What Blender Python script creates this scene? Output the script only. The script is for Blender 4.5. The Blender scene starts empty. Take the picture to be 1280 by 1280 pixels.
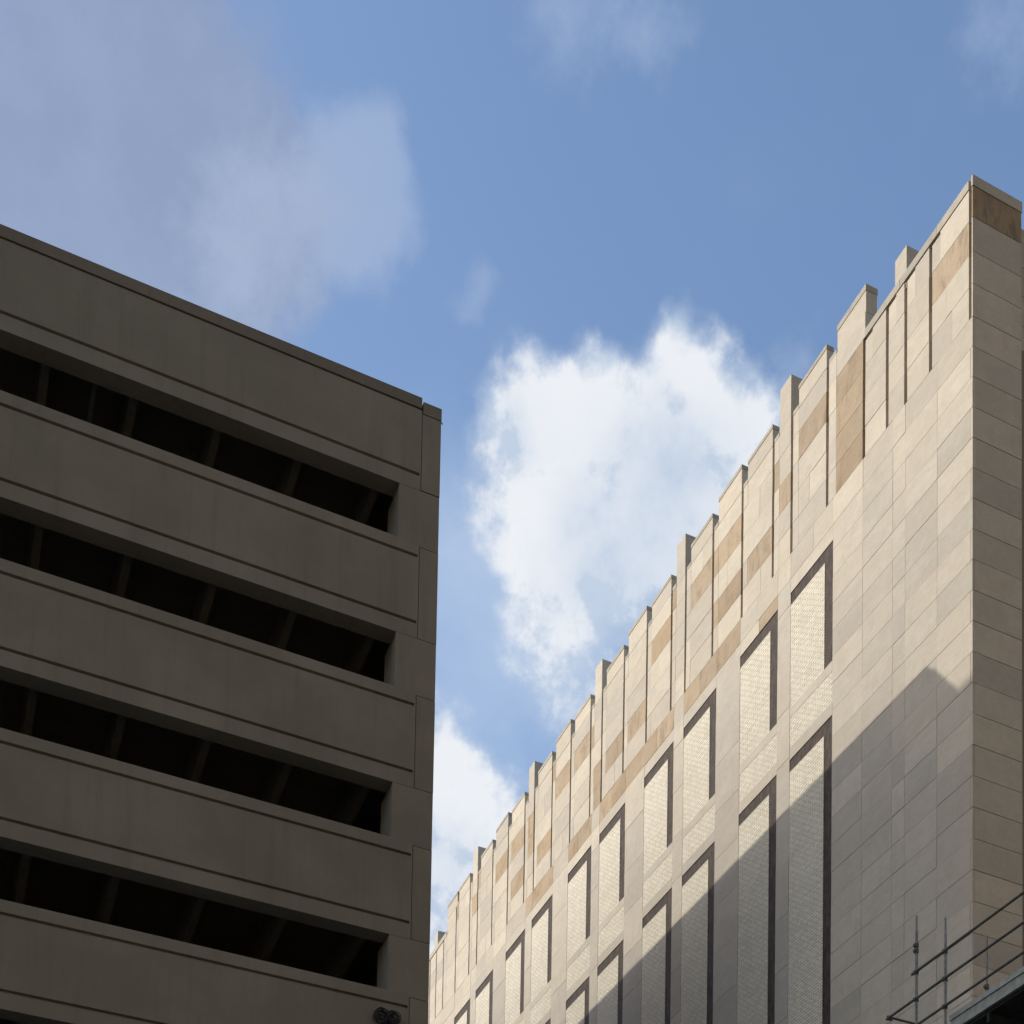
import bpy, bmesh, math, random
from mathutils import Vector, Matrix
rnd = random.Random(7)
C = bpy.context.scene.collection
S = bpy.context.scene

# ------------------------------------------------------------------ camera
cd = bpy.data.cameras.new('camera'); cam = bpy.data.objects.new('camera', cd); C.objects.link(cam)
R_, U_, F_ = (0.916427,-0.399822,0.017439), (-0.037488,-0.042377,0.998398), (0.398442,0.915613,0.053824)
cam.matrix_world = Matrix(((R_[0],U_[0],-F_[0],0),(R_[1],U_[1],-F_[1],0),(R_[2],U_[2],-F_[2],1.6),(0,0,0,1)))
cd.sensor_width = 36; cd.lens = 50.0; cd.shift_x = -0.0074; cd.shift_y = 1.1155
cd.clip_start = .1; cd.clip_end = 5000
S.camera = cam
S.cycles.max_bounces = 5; S.cycles.diffuse_bounces = 3; S.cycles.glossy_bounces = 2

# ------------------------------------------------------------------ light
SUN = Vector((-8.87, 4.15, 5.44)).normalized()
EL = math.asin(SUN.z); AZ = math.atan2(SUN.x, SUN.y)          # azimuth from +Y towards +X
SKY_STRENGTH = .15
S.view_settings.view_transform = 'Standard'; S.view_settings.look = 'None'
S.view_settings.gamma = 1; S.view_settings.use_curve_mapping = False
S.view_settings.exposure = 0.35
sl = bpy.data.lights.new('sun', 'SUN'); sl.energy = 2.0; sl.angle = math.radians(.53); sl.color = (1, .94, .83)
so = bpy.data.objects.new('sun', sl); C.objects.link(so)
so.rotation_euler = (-SUN).to_track_quat('-Z', 'Y').to_euler(); so.location = SUN*80

WHITE = [(0.3399,0.6083,0.7172,0.0165),(0.3475,0.6179,0.7053,0.0256),(0.3640,0.6131,0.7012,0.0165),(0.3040,0.6318,0.7130,0.0138),(0.2752,0.6557,0.7030,0.0222),(0.3041,0.6476,0.6987,0.0269),(0.3362,0.6359,0.6947,0.0292),(0.3692,0.6215,0.6909,0.0300),(0.3908,0.6087,0.6905,0.0204),(0.2779,0.6716,0.6868,0.0209),(0.3200,0.6599,0.6798,0.0347),(0.3667,0.6418,0.6735,0.0368),(0.2848,0.6921,0.6632,0.0237),(0.3240,0.6820,0.6557,0.0361),(0.3604,0.6655,0.6536,0.0300),(0.3047,0.7085,0.6365,0.0255),(0.3345,0.6974,0.6338,0.0256),(0.3278,0.7249,0.6058,0.0265),(0.2714,0.7715,0.5754,0.0310),(0.3012,0.7745,0.5562,0.0281),(0.2823,0.7920,0.5413,0.0507),(0.2877,0.8118,0.5081,0.0523)]
VEIL = [(0.0343,0.6514,0.7579,0.0725),(0.0688,0.6656,0.7431,0.0695),(0.0393,0.6924,0.7204,0.0609),(0.0916,0.6301,0.7711,0.0405),(0.1324,0.6582,0.7411,0.0474),(0.1296,0.6788,0.7228,0.0349)]
WISP = [(0.2558,0.5559,0.7909,0.0214),(0.2942,0.5421,0.7871,0.0169),(0.4310,0.4693,0.7707,0.0241),(0.2384,0.6384,0.7318,0.0112),(0.3942,0.5881,0.7063,0.0108),(0.2685,0.7102,0.6508,0.0323),(0.1720,0.6355,0.7527,0.0249),(0.1787,0.6254,0.7596,0.0147),(0.1810,0.6442,0.7432,0.0203),(0.1476,0.6552,0.7409,0.0305),(0.1249,0.6759,0.7263,0.0276)]
HAZE = [(0.2867,0.7529,0.5924,0.0928),(0.2799,0.7029,0.6539,0.0773),(0.3678,0.6695,0.6454,0.0775)]
GREY = [(0.2770,0.6647,0.6939,0.0150),(0.3514,0.6370,0.6861,0.0208),(0.3597,0.6556,0.6639,0.0434),(0.3450,0.6835,0.6433,0.0305),(0.2921,0.8029,0.5197,0.0281)]

class NT:
    def __init__(s, nt): s.nt = nt; nt.nodes.clear()
    def n(s, t, **k):
        o = s.nt.nodes.new(t)
        for a, b in k.items(): setattr(o, a, b)
        return o
    def put(s, v, sock):
        if v is None: return
        if isinstance(v, bpy.types.NodeSocket): s.nt.links.new(v, sock)
        else: sock.default_value = v
    def m(s, op, a, b=None, c=None, clamp=False):
        o = s.n('ShaderNodeMath', operation=op, use_clamp=clamp)
        for i, v in enumerate((a, b, c)): s.put(v, o.inputs[i])
        return o.outputs[0]
    def v(s, op, a, b=None, out=0):
        o = s.n('ShaderNodeVectorMath', operation=op)
        s.put(a, o.inputs[0])
        if op == 'SCALE': s.put(b, o.inputs['Scale'])
        else: s.put(b, o.inputs[1])
        return o.outputs[out]
    def mr(s, x, a, b, c=0., d=1., smooth=True):
        o = s.n('ShaderNodeMapRange', interpolation_type='SMOOTHSTEP' if smooth else 'LINEAR')
        for i, v in enumerate((x, a, b, c, d)): s.put(v, o.inputs[i])
        return o.outputs[0]
    def noise(s, vec, scale, detail=4., rough=.55, out='Fac', dist=0.):
        o = s.n('ShaderNodeTexNoise'); s.put(vec, o.inputs['Vector'])
        o.inputs['Scale'].default_value = scale; o.inputs['Detail'].default_value = detail
        o.inputs['Roughness'].default_value = rough; o.inputs['Distortion'].default_value = dist
        return o.outputs[out]
    def mix(s, f, a, b, mode='MIX'):
        o = s.n('ShaderNodeMix', data_type='RGBA', blend_type=mode)
        s.put(f, o.inputs[0]); s.put(a, o.inputs[6]); s.put(b, o.inputs[7])
        return o.outputs[2]

def build_world():
    w = bpy.data.worlds.new('World'); S.world = w; w.use_nodes = True
    w.cycles.sampling_method = 'MANUAL'; w.cycles.sample_map_resolution = 256
    t = NT(w.node_tree)
    sky = t.n('ShaderNodeTexSky', sky_type='NISHITA', sun_disc=False)
    sky.sun_elevation = EL; sky.sun_rotation = AZ; sky.altitude = 50; sky.air_density = 1.0; sky.dust_density = 1.5; sky.ozone_density = 1.6
    d = t.n('ShaderNodeTexCoord').outputs['Generated']
    d = t.v('NORMALIZE', d)
    # ragged edges: bend the direction by turbulence
    tb = t.v('SUBTRACT', t.noise(d, 17, 3, .62, 'Color'), (.5,.5,.5))
    dw = t.v('ADD', d, t.v('SCALE', tb, .045))
    dv = t.v('ADD', d, t.v('SCALE', tb, .07))
    def blobs(vec, L, inner, outer, w):
        acc = None
        for x, y, z, r in L:
            q = t.mr(t.v('DISTANCE', vec, (x, y, z), out=1), r*outer, r*inner, 0., w)
            acc = q if acc is None else t.m('ADD', acc, q)
        return t.m('MINIMUM', acc, 1.5)
    fine = t.noise(d, 46, 5, .64)
    mid = t.noise(d, 19, 2, .55)
    fz = t.m('SUBTRACT', fine, .5); mz = t.m('SUBTRACT', mid, .5)
    a = blobs(dw, WHITE, .1, 1.7, .62)
    a = t.m('ADD', a, t.m('MULTIPLY', t.m('ADD', t.m('MULTIPLY', fz, .95), t.m('MULTIPLY', mz, .75)), t.mr(a, 0., .3)))
    mw = t.m('MULTIPLY', t.mr(a, .12, 1.0), .97)
    b = blobs(dv, VEIL, .0, 1.75, .55)
    b = t.m('ADD', b, t.m('ADD', t.m('MULTIPLY', fz, .35), t.m('MULTIPLY', mz, .5)))
    mv = t.m('MULTIPLY', t.mr(b, .10, 1.05), .80)
    c = blobs(dw, WISP, .0, 1.9, .8)
    mc = t.m('MULTIPLY', t.mr(t.m('ADD', c, t.m('MULTIPLY', t.m('MULTIPLY', fz, 1.4), t.mr(c, 0., .25))), .10, 1.35), .46)
    hz = blobs(dv, HAZE, .0, 1.6, .6)
    mh = t.m('MULTIPLY', t.mr(t.m('ADD', hz, t.m('MULTIPLY', mz, .5)), 0., 1.2), .52)
    # loose scattered cloud over the rest of the sky
    g = t.noise(t.v('ADD', d, (3.1, 7.4, 1.9)), 3.2, 4, .6)
    mg = t.m('MULTIPLY', t.mr(g, .60, .78), t.mr(t.v('DISTANCE', d, (.26,.64,.72), out=1), .35, .62))
    shade = t.mr(t.m('ADD', t.m('MULTIPLY', fine, .5), t.m('MULTIPLY', mid, .5)), .34, .66)
    grey = t.m('MULTIPLY', blobs(dv, GREY, .0, 1.9, .7), t.m('MULTIPLY_ADD', shade, -.45, .95))
    k = 1/SKY_STRENGTH
    def col(r, g_, b_): return (r*k, g_*k, b_*k, 1)
    lit = t.mix(t.m('SUBTRACT', t.mr(t.m('ADD', t.m('MULTIPLY', a, .5), t.m('MULTIPLY', shade, .6)), .35, .95), grey, clamp=True), col(.43,.505,.615), col(.68,.70,.73))
    veilc = t.mix(shade, col(.228,.275,.40), col(.25,.305,.435))
    out = sky.outputs[0]
    hs = t.n('ShaderNodeHueSaturation'); hs.inputs['Saturation'].default_value = 1.03; hs.inputs['Value'].default_value = 1.25
    t.nt.links.new(out, hs.inputs['Color']); out = hs.outputs[0]
    out = t.mix(mg, out, lit)
    out = t.mix(mv, out, veilc)
    out = t.mix(mc, out, col(.36,.43,.57))
    out = t.mix(mh, out, col(.46,.56,.70))
    out = t.mix(mw, out, lit)
    bg = t.n('ShaderNodeBackground'); t.nt.links.new(out, bg.inputs[0]); bg.inputs[1].default_value = SKY_STRENGTH
    o = t.n('ShaderNodeOutputWorld'); t.nt.links.new(bg.outputs[0], o.inputs[0])
build_world()

# ------------------------------------------------------------------ materials
def mat(name, rough=.85, spec=.3):
    m = bpy.data.materials.new(name); m.use_nodes = True
    t = NT(m.node_tree)
    b = t.n('ShaderNodeBsdfPrincipled'); b.inputs['Roughness'].default_value = rough
    b.inputs['Specular IOR Level'].default_value = spec
    o = t.n('ShaderNodeOutputMaterial'); t.nt.links.new(b.outputs[0], o.inputs[0])
    return m, t, b
def bump(t, b, h, strength, dist):
    n = t.n('ShaderNodeBump'); n.inputs['Strength'].default_value = strength; n.inputs['Distance'].default_value = dist
    t.nt.links.new(h, n.inputs['Height']); t.nt.links.new(n.outputs[0], b.inputs['Normal'])
def pos(t, jitter=0.):
    p = t.n('ShaderNodeNewGeometry').outputs['Position']
    if jitter:
        oi = t.n('ShaderNodeObjectInfo')
        cx = t.n('ShaderNodeCombineXYZ')
        for i in range(3): t.put(t.m('MULTIPLY', oi.outputs['Random'], jitter*(i+1)), cx.inputs[i])
        return t.v('ADD', p, cx.outputs[0]), oi.outputs['Random']
    return p, None

def limestone(name, c0, c1, c2, stain, amt):
    m, t, b = mat(name, .82, .25)
    p, r = pos(t, 37.)
    vein = t.v('MULTIPLY', p, (1., .7, 1.6))
    base = t.mix(t.mr(r, 0., 1., 0., 1., False), c0, c1)
    base = t.mix(t.m('MULTIPLY', t.mr(t.noise(vein, 1.3, 6, .65, dist=.4), .38, .70), .75), base, c2)
    fine = t.noise(p, 38, 4, .6)
    mott = t.noise(vein, 6.5, 6, .72)
    base = t.mix(.30, base, t.mix(mott, (.2,.2,.2,1), (.8,.8,.8,1)), 'OVERLAY')
    base = t.mix(.16, base, t.mix(fine, (.25,.25,.25,1), (.75,.75,.75,1)), 'OVERLAY')
    r2 = t.m('FRACT', t.m('MULTIPLY', r, 17.3))
    base = t.mix(1., base, t.mix(r2, (.85,.855,.865,1), (1.055,1.045,1.03,1)), 'MULTIPLY')
    if amt:   # rust and run-off streaks
        sv = t.v('MULTIPLY', p, (2.6, 2.6, .9))
        base = t.mix(t.m('MULTIPLY', t.mr(t.noise(sv, 1.3, 6, .7, dist=.35), .46, .78), amt), base, stain)
    t.nt.links.new(base, b.inputs['Base Color'])
    bump(t, b, fine, .12, .01)
    return m
M = {}
M['stone'] = limestone('limestone', (.515,.453,.360,1), (.482,.432,.358,1), (.555,.498,.405,1), (.36,.31,.24,1), .30)
M['tan']   = limestone('tan_limestone', (.352,.258,.160,1), (.402,.315,.218,1), (.43,.34,.24,1), (.19,.14,.095,1), .85)
M['stain'] = limestone('weathered_limestone', (.33,.245,.15,1), (.33,.245,.15,1), (.27,.19,.115,1), (.09,.075,.06,1), .85)
M['coping'] = limestone('coping_limestone', (.45,.40,.32,1), (.42,.38,.315,1), (.37,.335,.27,1), (.22,.20,.16,1), .5)
m, t, b = mat('mortar', .95, .1); M['mortar'] = m; b.inputs['Base Color'].default_value = (.24,.205,.165,1)

def concrete(name, c0, c1, streak):
    m, t, b = mat(name, .9, .2)
    p, r = pos(t, 21.)
    col = t.mix(t.mr(t.noise(p, .55, 6, .6), .3, .7), c0, c1)
    sv = t.v('MULTIPLY', p, (5., 5., .35))
    col = t.mix(t.m('MULTIPLY', t.mr(t.noise(sv, .9, 6, .65), .50, .74), .42), col, streak)
    lv = t.v('MULTIPLY', p, (2.3, 2.3, .22))
    col = t.mix(t.m('MULTIPLY', t.mr(t.noise(lv, 1.4, 5, .6), .62, .80), .35), col, c1)
    fine = t.noise(p, 55, 3, .6)
    col = t.mix(.2, col, t.mix(fine, (.25,.25,.25,1), (.75,.75,.75,1)), 'OVERLAY')
    t.nt.links.new(col, b.inputs['Base Color']); bump(t, b, fine, .25, .01)
    return m
M['concrete'] = concrete('precast_concrete', (.193,.176,.142,1), (.238,.218,.176,1), (.150,.135,.107,1))
M['concrete_in'] = concrete('stained_deck_concrete', (.20,.175,.14,1), (.25,.22,.18,1), (.11,.095,.075,1))
M['cap'] = concrete('coping_concrete', (.185,.162,.13,1), (.155,.137,.11,1), (.11,.097,.078,1))

# small-unit masonry screen
m, t, b = mat('screen_masonry', .8, .25); M['screen'] = m
p, r = pos(t)
sx = t.n('ShaderNodeSeparateXYZ'); t.nt.links.new(p, sx.inputs[0])
cx = t.n('ShaderNodeCombineXYZ'); t.nt.links.new(sx.outputs[1], cx.inputs[0]); t.nt.links.new(sx.outputs[2], cx.inputs[1])
br = t.n('ShaderNodeTexBrick'); t.nt.links.new(t.v('ADD', cx.outputs[0], t.v('SCALE', t.v('SUBTRACT', t.noise(p, 7, 2, .6, 'Color'), (.5,.5,.5)), .035)), br.inputs['Vector'])
br.inputs['Color1'].default_value = (.775,.705,.565,1); br.inputs['Color2'].default_value = (.635,.575,.455,1); br.inputs['Mortar'].default_value = (.40,.355,.275,1)
br.inputs['Scale'].default_value = 1.; br.inputs['Mortar Size'].default_value = .010; br.inputs['Mortar Smooth'].default_value = .2
br.inputs['Brick Width'].default_value = .17; br.inputs['Row Height'].default_value = .068
col = t.mix(t.mr(t.noise(p, 1.3, 4, .6), .35, .7), br.outputs['Color'], (.70,.64,.515,1))
col = t.mix(.75, col, br.outputs['Color'])
col = t.mix(.35, col, t.mix(t.noise(p, 16, 3, .7), (.2,.2,.2,1), (.8,.8,.8,1)), 'OVERLAY')
t.nt.links.new(col, b.inputs['Base Color'])
bump(t, b, t.m('SUBTRACT', 1., br.outputs['Fac']), .5, .012)

m, t, b = mat('bronze_window', .7, .25); M['bronze'] = m
p, r = pos(t, 9.)
sv = t.v('MULTIPLY', p, (1., 1., .4))
col = t.mix(t.mr(t.noise(sv, 9, 6, .75), .38, .68), (.036,.024,.016,1), (.094,.065,.045,1))
t.nt.links.new(col, b.inputs['Base Color'])

def plain(name, c, rough=.6, metal=0., var=.25, scale=9.):
    m, t, b = mat(name, rough, .4)
    p, r = pos(t)
    n = t.mr(t.noise(p, scale, 5, .6), .3, .75)
    t.nt.links.new(t.mix(n, (c[0]*(1-var), c[1]*(1-var), c[2]*(1-var), 1), (c[0]*(1+var), c[1]*(1+var), c[2]*(1+var), 1)), b.inputs['Base Color'])
    b.inputs['Metallic'].default_value = metal
    return m
M['galv'] = plain('galvanised_steel', (.17,.175,.165), .5, .35)
M['galv_dark'] = plain('weathered_steel_tube', (.10,.105,.095), .55, .3)
M['alu'] = plain('aluminium_beam', (.30,.33,.31), .5, .3, .2)
M['deck'] = plain('shade_dark_deck_boards', (.016,.018,.020), .8, 0, .4, 4)  # near-black: the shade under the deck is put into the board colour
M['black'] = plain('black_cable', (.012,.012,.012), .45, 0, .3)
M['asphalt'] = plain('asphalt', (.05,.05,.052), .9, 0, .3, 3)
M['paving'] = plain('paving', (.20,.19,.175), .9, 0, .15, 2)
M['brick'] = plain('bounce_buff_brick', (.46,.352,.215), .9, 0, .12, 6)  # wall tone of the added building, set for its warm bounce
M['glass'] = plain('dark_glass', (.03,.03,.03), .1, 0, .2)
M['ground'] = plain('ground', (.09,.088,.08), .95, 0, .3, .4)

# ------------------------------------------------------------------ helpers
def cube_mesh(m):
    k = 'unit_block_' + m
    me = bpy.data.meshes.get(k)
    if me: return me
    bm = bmesh.new(); bmesh.ops.create_cube(bm, size=1.); me = bpy.data.meshes.new(k); bm.to_mesh(me); bm.free()
    me.materials.append(M[m]); return me
def block(name, x0, x1, y0, y1, z0, z1, m, parent=None):
    """an axis-aligned piece; alike pieces share one unit mesh"""
    o = bpy.data.objects.new(name, cube_mesh(m)); C.objects.link(o)
    o.location = ((x0+x1)/2, (y0+y1)/2, (z0+z1)/2); o.scale = (x1-x0, y1-y0, z1-z0)
    if parent:
        o.parent = parent
        pw = Matrix.LocRotScale(parent.location, parent.rotation_euler, parent.scale)
        o.matrix_parent_inverse = pw.inverted()
    return o
def bm_box(bm, x0, x1, y0, y1, z0, z1):
    r = bmesh.ops.create_cube(bm, size=1.)
    for v in r['verts']: v.co = Vector((x0+(v.co.x+.5)*(x1-x0), y0+(v.co.y+.5)*(y1-y0), z0+(v.co.z+.5)*(z1-z0)))
def obj(name, bm, m, parent=None):
    bmesh.ops.recalc_face_normals(bm, faces=bm.faces)
    me = bpy.data.meshes.new(name); bm.to_mesh(me); bm.free(); me.materials.append(M[m])
    o = bpy.data.objects.new(name, me); C.objects.link(o)
    if parent:
        o.parent = parent; o.matrix_parent_inverse = Matrix.Translation(parent.location).inverted() if not parent.parent else Matrix()
    return o
def boxes(name, L, m, parent=None):
    bm = bmesh.new()
    for b in L: bm_box(bm, *b)
    return obj(name, bm, m, parent)
def tube(bm, pts, r, seg=10, closed=False):
    rings = []
    n = len(pts)
    for i, p in enumerate(pts):
        p = Vector(p)
        a = Vector(pts[i-1]) if (i or closed) else p
        c = Vector(pts[(i+1) % n]) if (i < n-1 or closed) else p
        d = (c-a).normalized()
        u = d.orthogonal() if abs(d.z) > .9 else d.cross(Vector((0,0,1)))
        u.normalize(); v = d.cross(u)
        rings.append([bm.verts.new(p + (u*math.cos(2*math.pi*k/seg) + v*math.sin(2*math.pi*k/seg))*r) for k in range(seg)])
    for i in range(n if closed else n-1):
        A, B = rings[i], rings[(i+1) % n]
        for k in range(seg): bm.faces.new((A[k], A[(k+1)%seg], B[(k+1)%seg], B[k]))
    if not closed: bm.faces.new(rings[0][::-1]); bm.faces.new(rings[-1])
def thing(name, loc, label, cat, group=None):
    o = bpy.data.objects.new(name, None); C.objects.link(o); o.location = loc; o['label'] = label; o['category'] = cat
    if group: o['group'] = group
    return o
def structure(o): o['kind'] = 'structure'; return o

# ------------------------------------------------------------------ ground
structure(boxes('ground', [(-900,900,-900,900,-.5,-.02)], 'ground'))
structure(boxes('road', [(-60,60,-9,14,-.3,-.012), (10.6,15.4,14,200,-.3,-.012)], 'asphalt'))
structure(boxes('pavement', [(-60,10.6,14,25.9,-.2,.12), (15.4,60,14,20.4,-.2,.12), (9.3,10.6,25.9,60,-.2,.12), (15.4,17.9,20.4,60,-.2,.12)], 'paving'))

# ------------------------------------------------------------------ limestone building
XF = 18.0
B = thing('limestone_building', (XF, 20.56, 0), 'pale limestone building with stepped parapet, tan patches and tall masonry screens, half in sun', 'building')
J = .006                                   # half joint
YEND = 53.0
CH = .6133; ZS = 29.05
block('wall', XF+.10, 44, 20.66, YEND, 0, 29.0, 'mortar', B)
block('wall_base', XF, XF+.12, 20.66, YEND, 0, 14.33, 'stone', B)
block('roof_deck', XF+.5, 44, 20.9, YEND-.3, 29.0, 30.6, 'coping', B)
def st(parent, y0, y1, z0, z1, m='stone', th=.09, x=XF, name='stone'):
    j = rnd.uniform(-.003, .003); a, c = rnd.choice((.002,.003,.004)), rnd.choice((.003,.004,.006))
    return block(name, x+j, x+th, y0+a, y1-a, z0+c, z1-c, m, parent)

# solid end bay
bay = block('end_bay', XF+.05, XF+.11, 20.66, 25.02, 14.33, ZS-.01, 'mortar', B)
cols = [20.56, 21.58, 22.56, 22.965, 23.97, 25.035]
nrow = 24
for k in range(nrow):
    z1 = ZS-CH*k; z0 = z1-CH
    c = 0
    while c < 5:
        y0, y1 = cols[c], cols[c+1]
        if c == 0 and k % 2: y0 = 20.622
        st(bay, y0, y1, z0, z1)
        c += 1
# shaded end wall
end = block('end_wall', XF+.12, 19.20, 20.60, 20.68, 14.33, 31.7, 'mortar', B)
zz = [31.72, 31.08, 30.38, 29.72, ZS] + [ZS-CH*(k+1) for k in range(nrow)]
for k in range(len(zz)-1):
    z1, z0 = zz[k], zz[k+1]
    kk = k-4
    x0 = XF if (kk < 0 or kk % 2) else XF+.062
    j = rnd.uniform(-.003, .003)
    block('stone', x0, 19.215, 20.56+j, 20.592 if kk < 0 else 20.618, z0+J, z1-J, 'stain' if k == 0 else 'stone', end)
block('coping', XF-.01, 19.23, 20.55, 20.595, 31.725, 31.94, 'coping', end)
rec = block('recessed_wall', 19.2, 44, 20.72, 20.95, 0, 31.0, 'mortar', B)
for k in range(24):
    z1 = 31.4-CH*k if k else 31.6
    for x0, x1 in ((19.2, 20.9), (20.9, 22.6)):
        block('stone', x0+J, x1-J, 20.70, 20.74, 31.4-CH*(k+1)+J, z1-J, 'stone', rec)

# window bays: pairs of screens between piers
P0 = 25.035; BAY = 4.92
tan_course = {1: 'w2', 2: 'w', }
pier_edges = []; wins = []
for k in range(5):
    a = P0+BAY*k
    wins += [(a, a+1.635), (a+2.165, a+3.80)]
    pier_edges += [(a+1.635, a+2.165), (a+3.80, a+4.92)]
pier_edges[-1] = (pier_edges[-1][0], YEND)
course = block('parapet_base_course', XF+.05, XF+.11, 25.03, YEND, 28.09, ZS-.01, 'mortar', B)
def is_tan(y):
    return any(a <= y < b for a, b in ((28.85,29.5),(29.9,31.6),(32.0,36.6),(37.0,38.7),(39.8,41.95),(48.3,48.7)))
for (a, b) in wins:
    mid = (a+b)/2 + rnd.uniform(-.1, .1)
    for y0, y1 in ((a, mid), (mid, b)): st(course, y0, y1, 28.43, ZS, 'tan' if is_tan((y0+y1)/2) else 'stone')
    near = 27.1 < a < 27.3
    if near: st(course, a, a+.8, 28.08, 28.43, 'tan'); st(course, a+.8, b, 28.08, 28.43)
    else: st(course, a, b, 28.08, 28.43)
for i, (a, b) in enumerate(pier_edges):
    if b-a < 2: st(course, a, b, 28.43, ZS, 'tan' if is_tan((a+b)/2) else 'stone')
    pier = block('pier', XF+.05, XF+.11, a+.01, b-.01, 14.33, 28.42, 'mortar', B)
    z1 = 28.43; k = 0
    while z1 > 14.7:
        h = CH*(2 if (k or i % 2) else 1)
        if b-a > 2:
            for q in range(4): st(pier, a+(b-a)*q/4, a+(b-a)*(q+1)/4, max(z1-h,14.33), z1)
        else: st(pier, a, b, max(z1-h, 14.33), z1)
        z1 -= h; k += 1
for q in range(4): st(course, pier_edges[-1][0]+(YEND-pier_edges[-1][0])*q/4, pier_edges[-1][0]+(YEND-pier_edges[-1][0])*(q+1)/4, 28.43, ZS)
for (a, b) in wins:
    w = block('window', XF+.020, XF+.105, a, b, 14.33, 28.08, 'bronze', B)
    L = .315
    for (zt, zb) in ((28.08, 25.30), (24.06, 14.33)):
        block('screen_panel', XF+.006, XF+.09, a+L, b-.004, zb, zt-.295, 'screen', w)
    block('screen_panel', XF+.006, XF+.09, a+.004, b-.004, 24.36, 25.06, 'screen', w)
    block('sill', XF+.002, XF+.10, a+.004, b-.004, 25.06+J, 25.30, 'stone', w)
    block('lintel', XF+.002, XF+.10, a+.004, b-.004, 24.06, 24.36-J, 'stone', w)

# stepped parapet
par = block('parapet_wall', XF+.20, XF+.55, 20.72, YEND, 29.0, 31.70, 'mortar', B)
block('parapet_wall', XF+.20, XF+.42, 25.2, 49.8, 31.69, 32.36, 'mortar', B)
CZ = [ZS, 29.72, 30.38, 31.08, 31.78, 32.35]
SL = [21.79,22.56,23.16,23.95,25.27,26.66,27.43,28.79,30.17,31.55,32.30,33.68,35.05,36.44,37.20,38.59,39.96,41.35,42.13,43.54,44.93,46.34,47.10,48.50,49.82,50.62,51.33,52.1]
TAN = {4:(3,), 5:(2,), 6:(1,), 7:(3,1), 8:(3,), 10:(3,), 11:(1,), 12:(1,), 13:(0,1), 14:(3,), 15:(3,), 16:(1,), 17:(2,3), 18:(3,1), 19:(3,), 21:(3,)}
TH = .21; G0, G1 = .045, .045
def split(parent, y0, y1, z0, z1, m, p=.3):
    if y1-y0 > .8 and rnd.random() < p and m == 'stone':
        q = y0+(y1-y0)*rnd.choice((.45,.5,.6)); st(parent, y0, q, z0, z1, m, TH); st(parent, q, y1, z0, z1, m, TH)
    else: st(parent, y0, y1, z0, z1, m, TH)
def new_block(y0, y1, zt):
    return block('parapet_block', XF+.19, XF+.23, y0+.02, y1-.02, ZS, zt-.05, 'mortar', B)
# low near corner group: flush coping, slots stopping below it
for i, (y0, y1) in enumerate(((20.665, 21.79-G0), (21.79+G1, 22.56-G0), (22.56+G1, 23.16-G0), (23.16+G1, 23.95-G0))):
    pb = new_block(y0, y1, 31.7)
    for c in range(4):
        z1 = 31.72 if c == 3 else CZ[c+1]
        if c == 3:
            st(pb, y0, y1-.25, CZ[3], z1, 'stone', TH); st(pb, y1-.25-2*J, y1, CZ[3], z1-.055, 'stone', TH-.005, XF+.001)
        else: split(pb, y0, y1, CZ[c], z1, 'tan' if (i == 0 and c == 2) else 'stone')
for y0, y1 in ((20.665, 21.60), (21.60, 22.75), (22.75, 23.915)):
    st(B, y0, y1, 31.745, 31.935, 'coping', .24, XF-.012, 'coping')
# pop-ups standing behind the low coping
def popup(y0, y1, z0, z1, x0, th, name='parapet_cap', cop=.0, m='stone'):
    c = block(name, x0, x0+th, y0, y1, z0, z1-cop, m, B)
    if cop: block('coping', x0-.012, x0+th+.012, y0-.008, y1+.008, z1-cop+.004, z1, 'coping', c)
    return c
popup(22.58, 22.95, 31.6, 32.54, XF+.03, .32)
# tall block beside the corner group
pb = new_block(23.99, 25.22, 32.3)
for c in range(5):
    if c < 4: st(pb, 23.99, 24.94, CZ[c], CZ[c+1], 'tan', TH)
    else: st(pb, 23.92, 24.94, CZ[c], CZ[c+1]+.008, 'stone', .31)
    st(pb, 24.94, 25.22, CZ[c], CZ[c+1], 'stone', TH)
popup(23.92, 24.94, 32.36, 32.99, XF+.02, .29, cop=.14)
block('coping', XF, XF+.2, 24.95, 25.22, 32.355, 32.45, 'coping', pb)
# repeating middle run
wide = 0
for i in range(4, 23):
    y0, y1 = SL[i]+G1, SL[i+1]-G0
    pb = new_block(y0, y1, 32.33)
    narrow = (y1-y0) < 1.
    ys = y0+(.47 if narrow else 1.07)
    for c in range(5):
        m = 'tan' if c in TAN.get(i, ()) else 'stone'
        split(pb, y0, ys, CZ[c], CZ[c+1], m)
        st(pb, ys, y1, CZ[c], CZ[c+1], 'tan' if rnd.random() < .06 else 'stone', TH)
    block('coping', XF-.004, XF+.21, ys+.01, y1, 32.356, 32.45, 'coping', pb)
    if narrow:
        popup(y0+.02, ys, 32.36, 33.49, XF+.008, .32, cop=0)
        wide = 0
    else:
        zt = (32.9, 33.05, 32.9)[wide % 3] if i > 4 else 32.9
        popup(y0, ys, 32.36, zt, XF, .175, cop=.10); wide += 1
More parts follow.
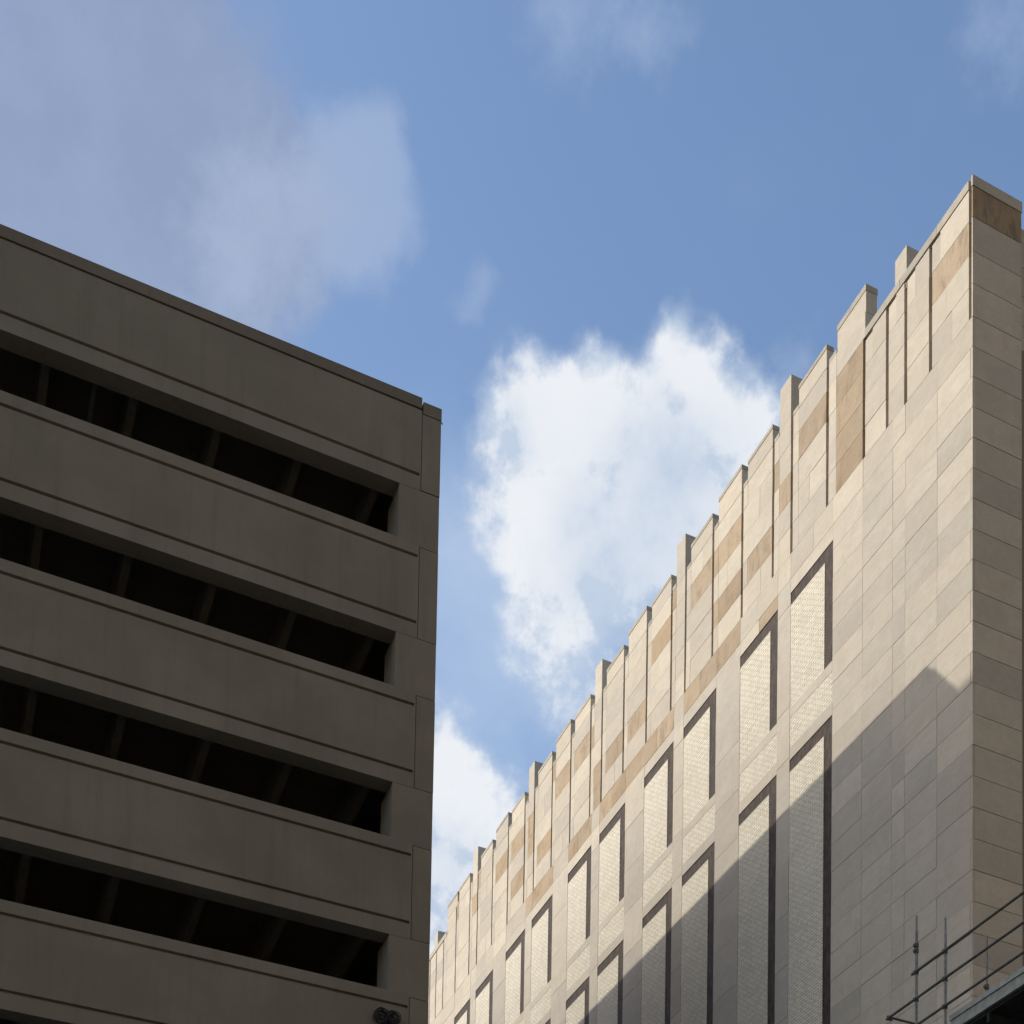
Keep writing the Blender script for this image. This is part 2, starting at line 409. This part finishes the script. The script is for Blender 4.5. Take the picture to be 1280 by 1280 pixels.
# far low group
pb = new_block(48.54, 49.78, 32.3)
for c in range(5): st(pb, 48.54, 49.45, CZ[c], CZ[c+1], 'stone', TH); st(pb, 49.45, 49.78, CZ[c], min(CZ[c+1], 31.9), 'stone', TH) if CZ[c] < 31.5 else None
popup(48.40, 49.45, 32.36, 32.9, XF, .175, cop=.10)
for y0, y1 in ((49.86,50.58),(50.66,51.29),(51.37,52.06),(52.14,52.98)):
    pb = new_block(y0, y1, 31.6)
    for c in range(4): st(pb, y0, y1, CZ[c], 31.72 if c == 3 else CZ[c+1], 'stone', TH)
st(B, 49.5, 53.0, 31.745, 31.935, 'coping', .24, XF-.012, 'coping')
popup(50.58, 50.95, 31.6, 32.54, XF+.03, .32)

# ------------------------------------------------------------------ parking garage
YG = 26.04
G = thing('parking_garage', (-8, YG, 0), 'dark grey precast concrete parking garage with long open decks, in shade', 'parking garage')
XL, XR = -26.0, 8.68
def spandrel(zb, zt, grooves, ytop=.37):
    g, d = .033, .06
    prof = [(0, zb)]
    for gz in grooves: prof += [(0, gz-g), (d, gz-g*.6), (d, gz+g*.6), (0, gz+g)]
    prof += [(0, zt), (ytop, zt), (ytop, zb)]
    bm = bmesh.new()
    A = [bm.verts.new((XL, YG+y, z)) for y, z in prof]; Bv = [bm.verts.new((XR, YG+y, z)) for y, z in prof]
    n = len(prof)
    for i in range(n): bm.faces.new((A[i], A[(i+1)%n], Bv[(i+1)%n], Bv[i]))
    bm.faces.new(A); bm.faces.new(Bv[::-1])
    bm_box(bm, XR, 8.708, YG, YG+ytop, zb, zt)
    return obj('spandrel_panel', bm, 'concrete', G)
nlev = 9
for k in range(nlev):
    zb = 26.51-3.1*k
    zt = 28.24 if k == 0 else zb+1.97-.002
    if k == 0:
        sp = spandrel(zb, 28.200, [26.84])
        boxes('coping', [(XL, 8.704, YG-.004, YG+.40, 28.25, 28.472)], 'cap', G)
        boxes('coping_joint', [(XL, 8.70, YG+.035, YG+.36, 28.195, 28.252)], 'mortar', G)
    else: spandrel(zb, zt, [zb+.33, zt-.255])
    # corner pier piece beside the spandrel, and the stub column above it
    if k == 0:
        boxes('corner_pier', [(8.722, 9.118, YG+.002, YG+.73, 26.53, 28.135)], 'concrete', G)
        boxes('corner_cap', [(8.735, 9.125, YG-.006, YG+.74, 28.15, 28.40)], 'cap', G)
        bm = bmesh.new(); tube(bm, [(9.06, YG+.03, 28.143), (9.15, YG+.03, 28.143), (9.155, YG+.03, 28.12)], .012, 6)
        obj('anchor_pin', bm, 'galv_dark', G)
    else:
        boxes('corner_pier', [(8.722, 9.115, YG+.002, YG+.73, zb+.008, zt-.055)], 'concrete', G)
    zlow = zb-1.13 if k < nlev-1 else 0
    boxes('stub_column', [(8.262, 9.112, YG+.002, YG+.73, zlow, zb-.004), (8.708, 9.112, YG+.003, YG+.73, zlow-.045, zlow)], 'concrete', G)
    # deck behind the spandrel with its double-tee stems
    zd = zb+.92
    dk = boxes('deck_slab', [(XL, 8.9, YG+.40, 57, zd, zd+.12)], 'concrete_in', G)
    for q in range(7):
        x = 7.96-1.6*q
        bm = bmesh.new()
        vs = [bm.verts.new(c) for y in (YG+.45, 56.5) for c in ((x-.12, y, zd+.01), (x+.12, y, zd+.01), (x+.075, y, zb+.26), (x-.075, y, zb+.26))]
        for f in ((0,1,2,3), (7,6,5,4), (0,4,5,1), (1,5,6,2), (2,6,7,3), (3,7,4,0)): bm.faces.new([vs[i] for i in f])
        obj('tee_stem', bm, 'concrete_in', dk)
boxes('side_wall', [(8.85, 9.105, YG+.70, 57, 0, 28.16)], 'concrete', G)
boxes('side_coping', [(8.80, 9.122, YG+.745, 57, 28.162, 28.398)], 'cap', G)
boxes('rear_wall', [(XL, 9.08, 57, 57.3, 0, 28.2)], 'concrete_in', G)
boxes('side_wall', [(XL-.3, XL, YG, 57.3, 0, 28.2)], 'concrete', G)
boxes('shadow_penthouse', [(-12, -2.0, 28.3, 36, 27.3, 34.09)], 'concrete', G)  # unseen roof block, added and sized to cast the lower shadow step
# strip light under the upper deck
boxes('light_fixture', [(2.42, 2.50, YG+.55, YG+1.75, 26.95, 27.03)], 'alu', G)

# coiled cable hung on the spandrel
cx0, cz0 = 8.25, 15.50
K = thing('cable_coil', (cx0, YG-.08, cz0-.2), 'tangled black cable coils hung on the concrete spandrel by the garage corner', 'cable')
bm = bmesh.new()
for ox, oz, n in ((-.11, -.03, 9), (.10, .0, 9)):
    for q in range(n):
        rr = rnd.uniform(.085, .16); ti = rnd.uniform(-.5, .5); tw = rnd.uniform(-.5, .5)
        c = Vector((cx0+ox+rnd.uniform(-.03,.03), YG-.07+rnd.uniform(-.03,.02), cz0+oz+rnd.uniform(-.03,.03)))
        Rm = Matrix.Rotation(ti, 3, 'X') @ Matrix.Rotation(tw, 3, 'Z')
        pts = [c + Rm @ Vector((math.cos(a)*rr*rnd.uniform(.93,1.07), 0, math.sin(a)*rr*rnd.uniform(.93,1.07))) for a in [2*math.pi*i/18 for i in range(18)]]
        tube(bm, pts, rnd.uniform(.008,.012), 6, True)
obj('cable', bm, 'black', K)
boxes('bracket', [(cx0-.16, cx0-.12, YG-.09, YG+.01, cz0+.02, cz0+.05), (cx0+.10, cx0+.14, YG-.09, YG+.01, cz0+.03, cz0+.06), (cx0-.2, cx0+.2, YG-.012, YG+.01, cz0-.02, cz0+.06)], 'galv_dark', K)

# ------------------------------------------------------------------ unseen building behind the viewer, added for warm bounce and sky cover
O = thing('added_bounce_building', (5, -12, 0), 'unseen buff brick office block added to bounce warm light onto the parking garage', 'building')
boxes('wall', [(-45, 55, -40, -12, 0, 62)], 'brick', O)
boxes('parapet', [(-45.2, 55.2, -40.2, -11.8, 62, 62.6)], 'paving', O)
for zf in range(14):
    for q in range(16): block('window', -42+6*q, -40+6*q, -12.0, -11.93, 3+4.1*zf, 4.8+4.1*zf, 'glass', O)

# ------------------------------------------------------------------ scaffold
XS, XI = 16.0, 17.05
T = thing('scaffold', (XS, 18.0, .12), 'steel tube scaffold tower with guard rails in front of the limestone corner', 'scaffold')
def pipe(name, a, b, r=.024, m='galv', parent=T):
    bm = bmesh.new(); tube(bm, [a, b], r, 10); return obj(name, bm, m, parent)
ZR = (15.11, 14.62, 14.13)
def coupler(post, x, y, z):
    bm = bmesh.new(); tube(bm, [(x, y, z-.035), (x, y, z+.035)], .040, 8); bm_box(bm, x-.055, x+.02, y-.03, y+.03, z-.022, z+.028)
    return obj('coupler', bm, 'galv_dark', post)
outer = [(20.43, 14.330), (19.71, 16.14), (18.95, 15.70), (16.75, 15.70), (15.4, 15.7), (13.4, 15.7)]
for i, (y, zt) in enumerate(outer):
    p = pipe('post', (XS, y, .12), (XS, y, zt-.28))
    bm = bmesh.new(); tube(bm, [(XS, y, zt-.29), (XS, y, zt)], .017, 8); obj('spigot', bm, 'galv', p)
    for z in ZR[(1 if i == 0 else 0):]: coupler(p, XS, y, z)
    if i == 1: coupler(p, XS, y, 15.60); coupler(p, XS, y, 15.50)
    bm = bmesh.new(); bm_box(bm, XS-.075, XS+.075, y-.075, y+.075, .12, .13); obj('base_plate', bm, 'galv_dark', p)
for y, zt in ((20.43, 14.7), (19.11, 15.72), (18.30, 14.33), (15.4, 15.6), (13.4, 15.6)):
    p = pipe('post', (XI, y, .12), (XI, y, zt), .018)
    for z in (14.80, 14.335): 
        if z < zt: coupler(p, XI, y, z)
    bm = bmesh.new(); bm_box(bm, XI-.075, XI+.075, y-.075, y+.075, .12, .13); obj('base_plate', bm, 'galv_dark', p)
pipe('guard_rail', (XS-.03, 19.80, ZR[0]), (XS-.03, 12.6, ZR[0]), .024, 'galv_dark')
pipe('guard_rail', (XS-.03, 20.50, ZR[1]), (XS-.03, 12.6, ZR[1]), .024, 'galv_dark')
pipe('guard_rail', (XS-.03, 19.72, ZR[2]), (XS-.03, 12.6, ZR[2]), .024, 'galv_dark')
pipe('cross_rail', (XS-.05, 20.46, ZR[1]+.03), (XI+.05, 20.46, ZR[1]+.03), .022, 'galv_dark')
for z in (2., 4., 6., 8., 10., 12.):
    for y in (20.43, 18.95, 15.4, 13.4): pipe('transom', (XS-.04, y+.05, z), (XI+.06, y+.05, z), .022, 'galv_dark')
    for x in (XS, XI): pipe('ledger', (x+.045, 20.5, z+.05), (x+.045, 13.3, z+.05), .022, 'galv_dark')
bm = bmesh.new()
for z0, z1, x0, x1 in ((13.80, 13.89, XS-.045, XS+.02), (13.66, 13.80, XS-.02, XS), (13.60, 13.66, XS-.045, XS+.02)): bm_box(bm, x0, x1, 12.6, 18.80, z0, z1)
obj('edge_beam', bm, 'alu', T)
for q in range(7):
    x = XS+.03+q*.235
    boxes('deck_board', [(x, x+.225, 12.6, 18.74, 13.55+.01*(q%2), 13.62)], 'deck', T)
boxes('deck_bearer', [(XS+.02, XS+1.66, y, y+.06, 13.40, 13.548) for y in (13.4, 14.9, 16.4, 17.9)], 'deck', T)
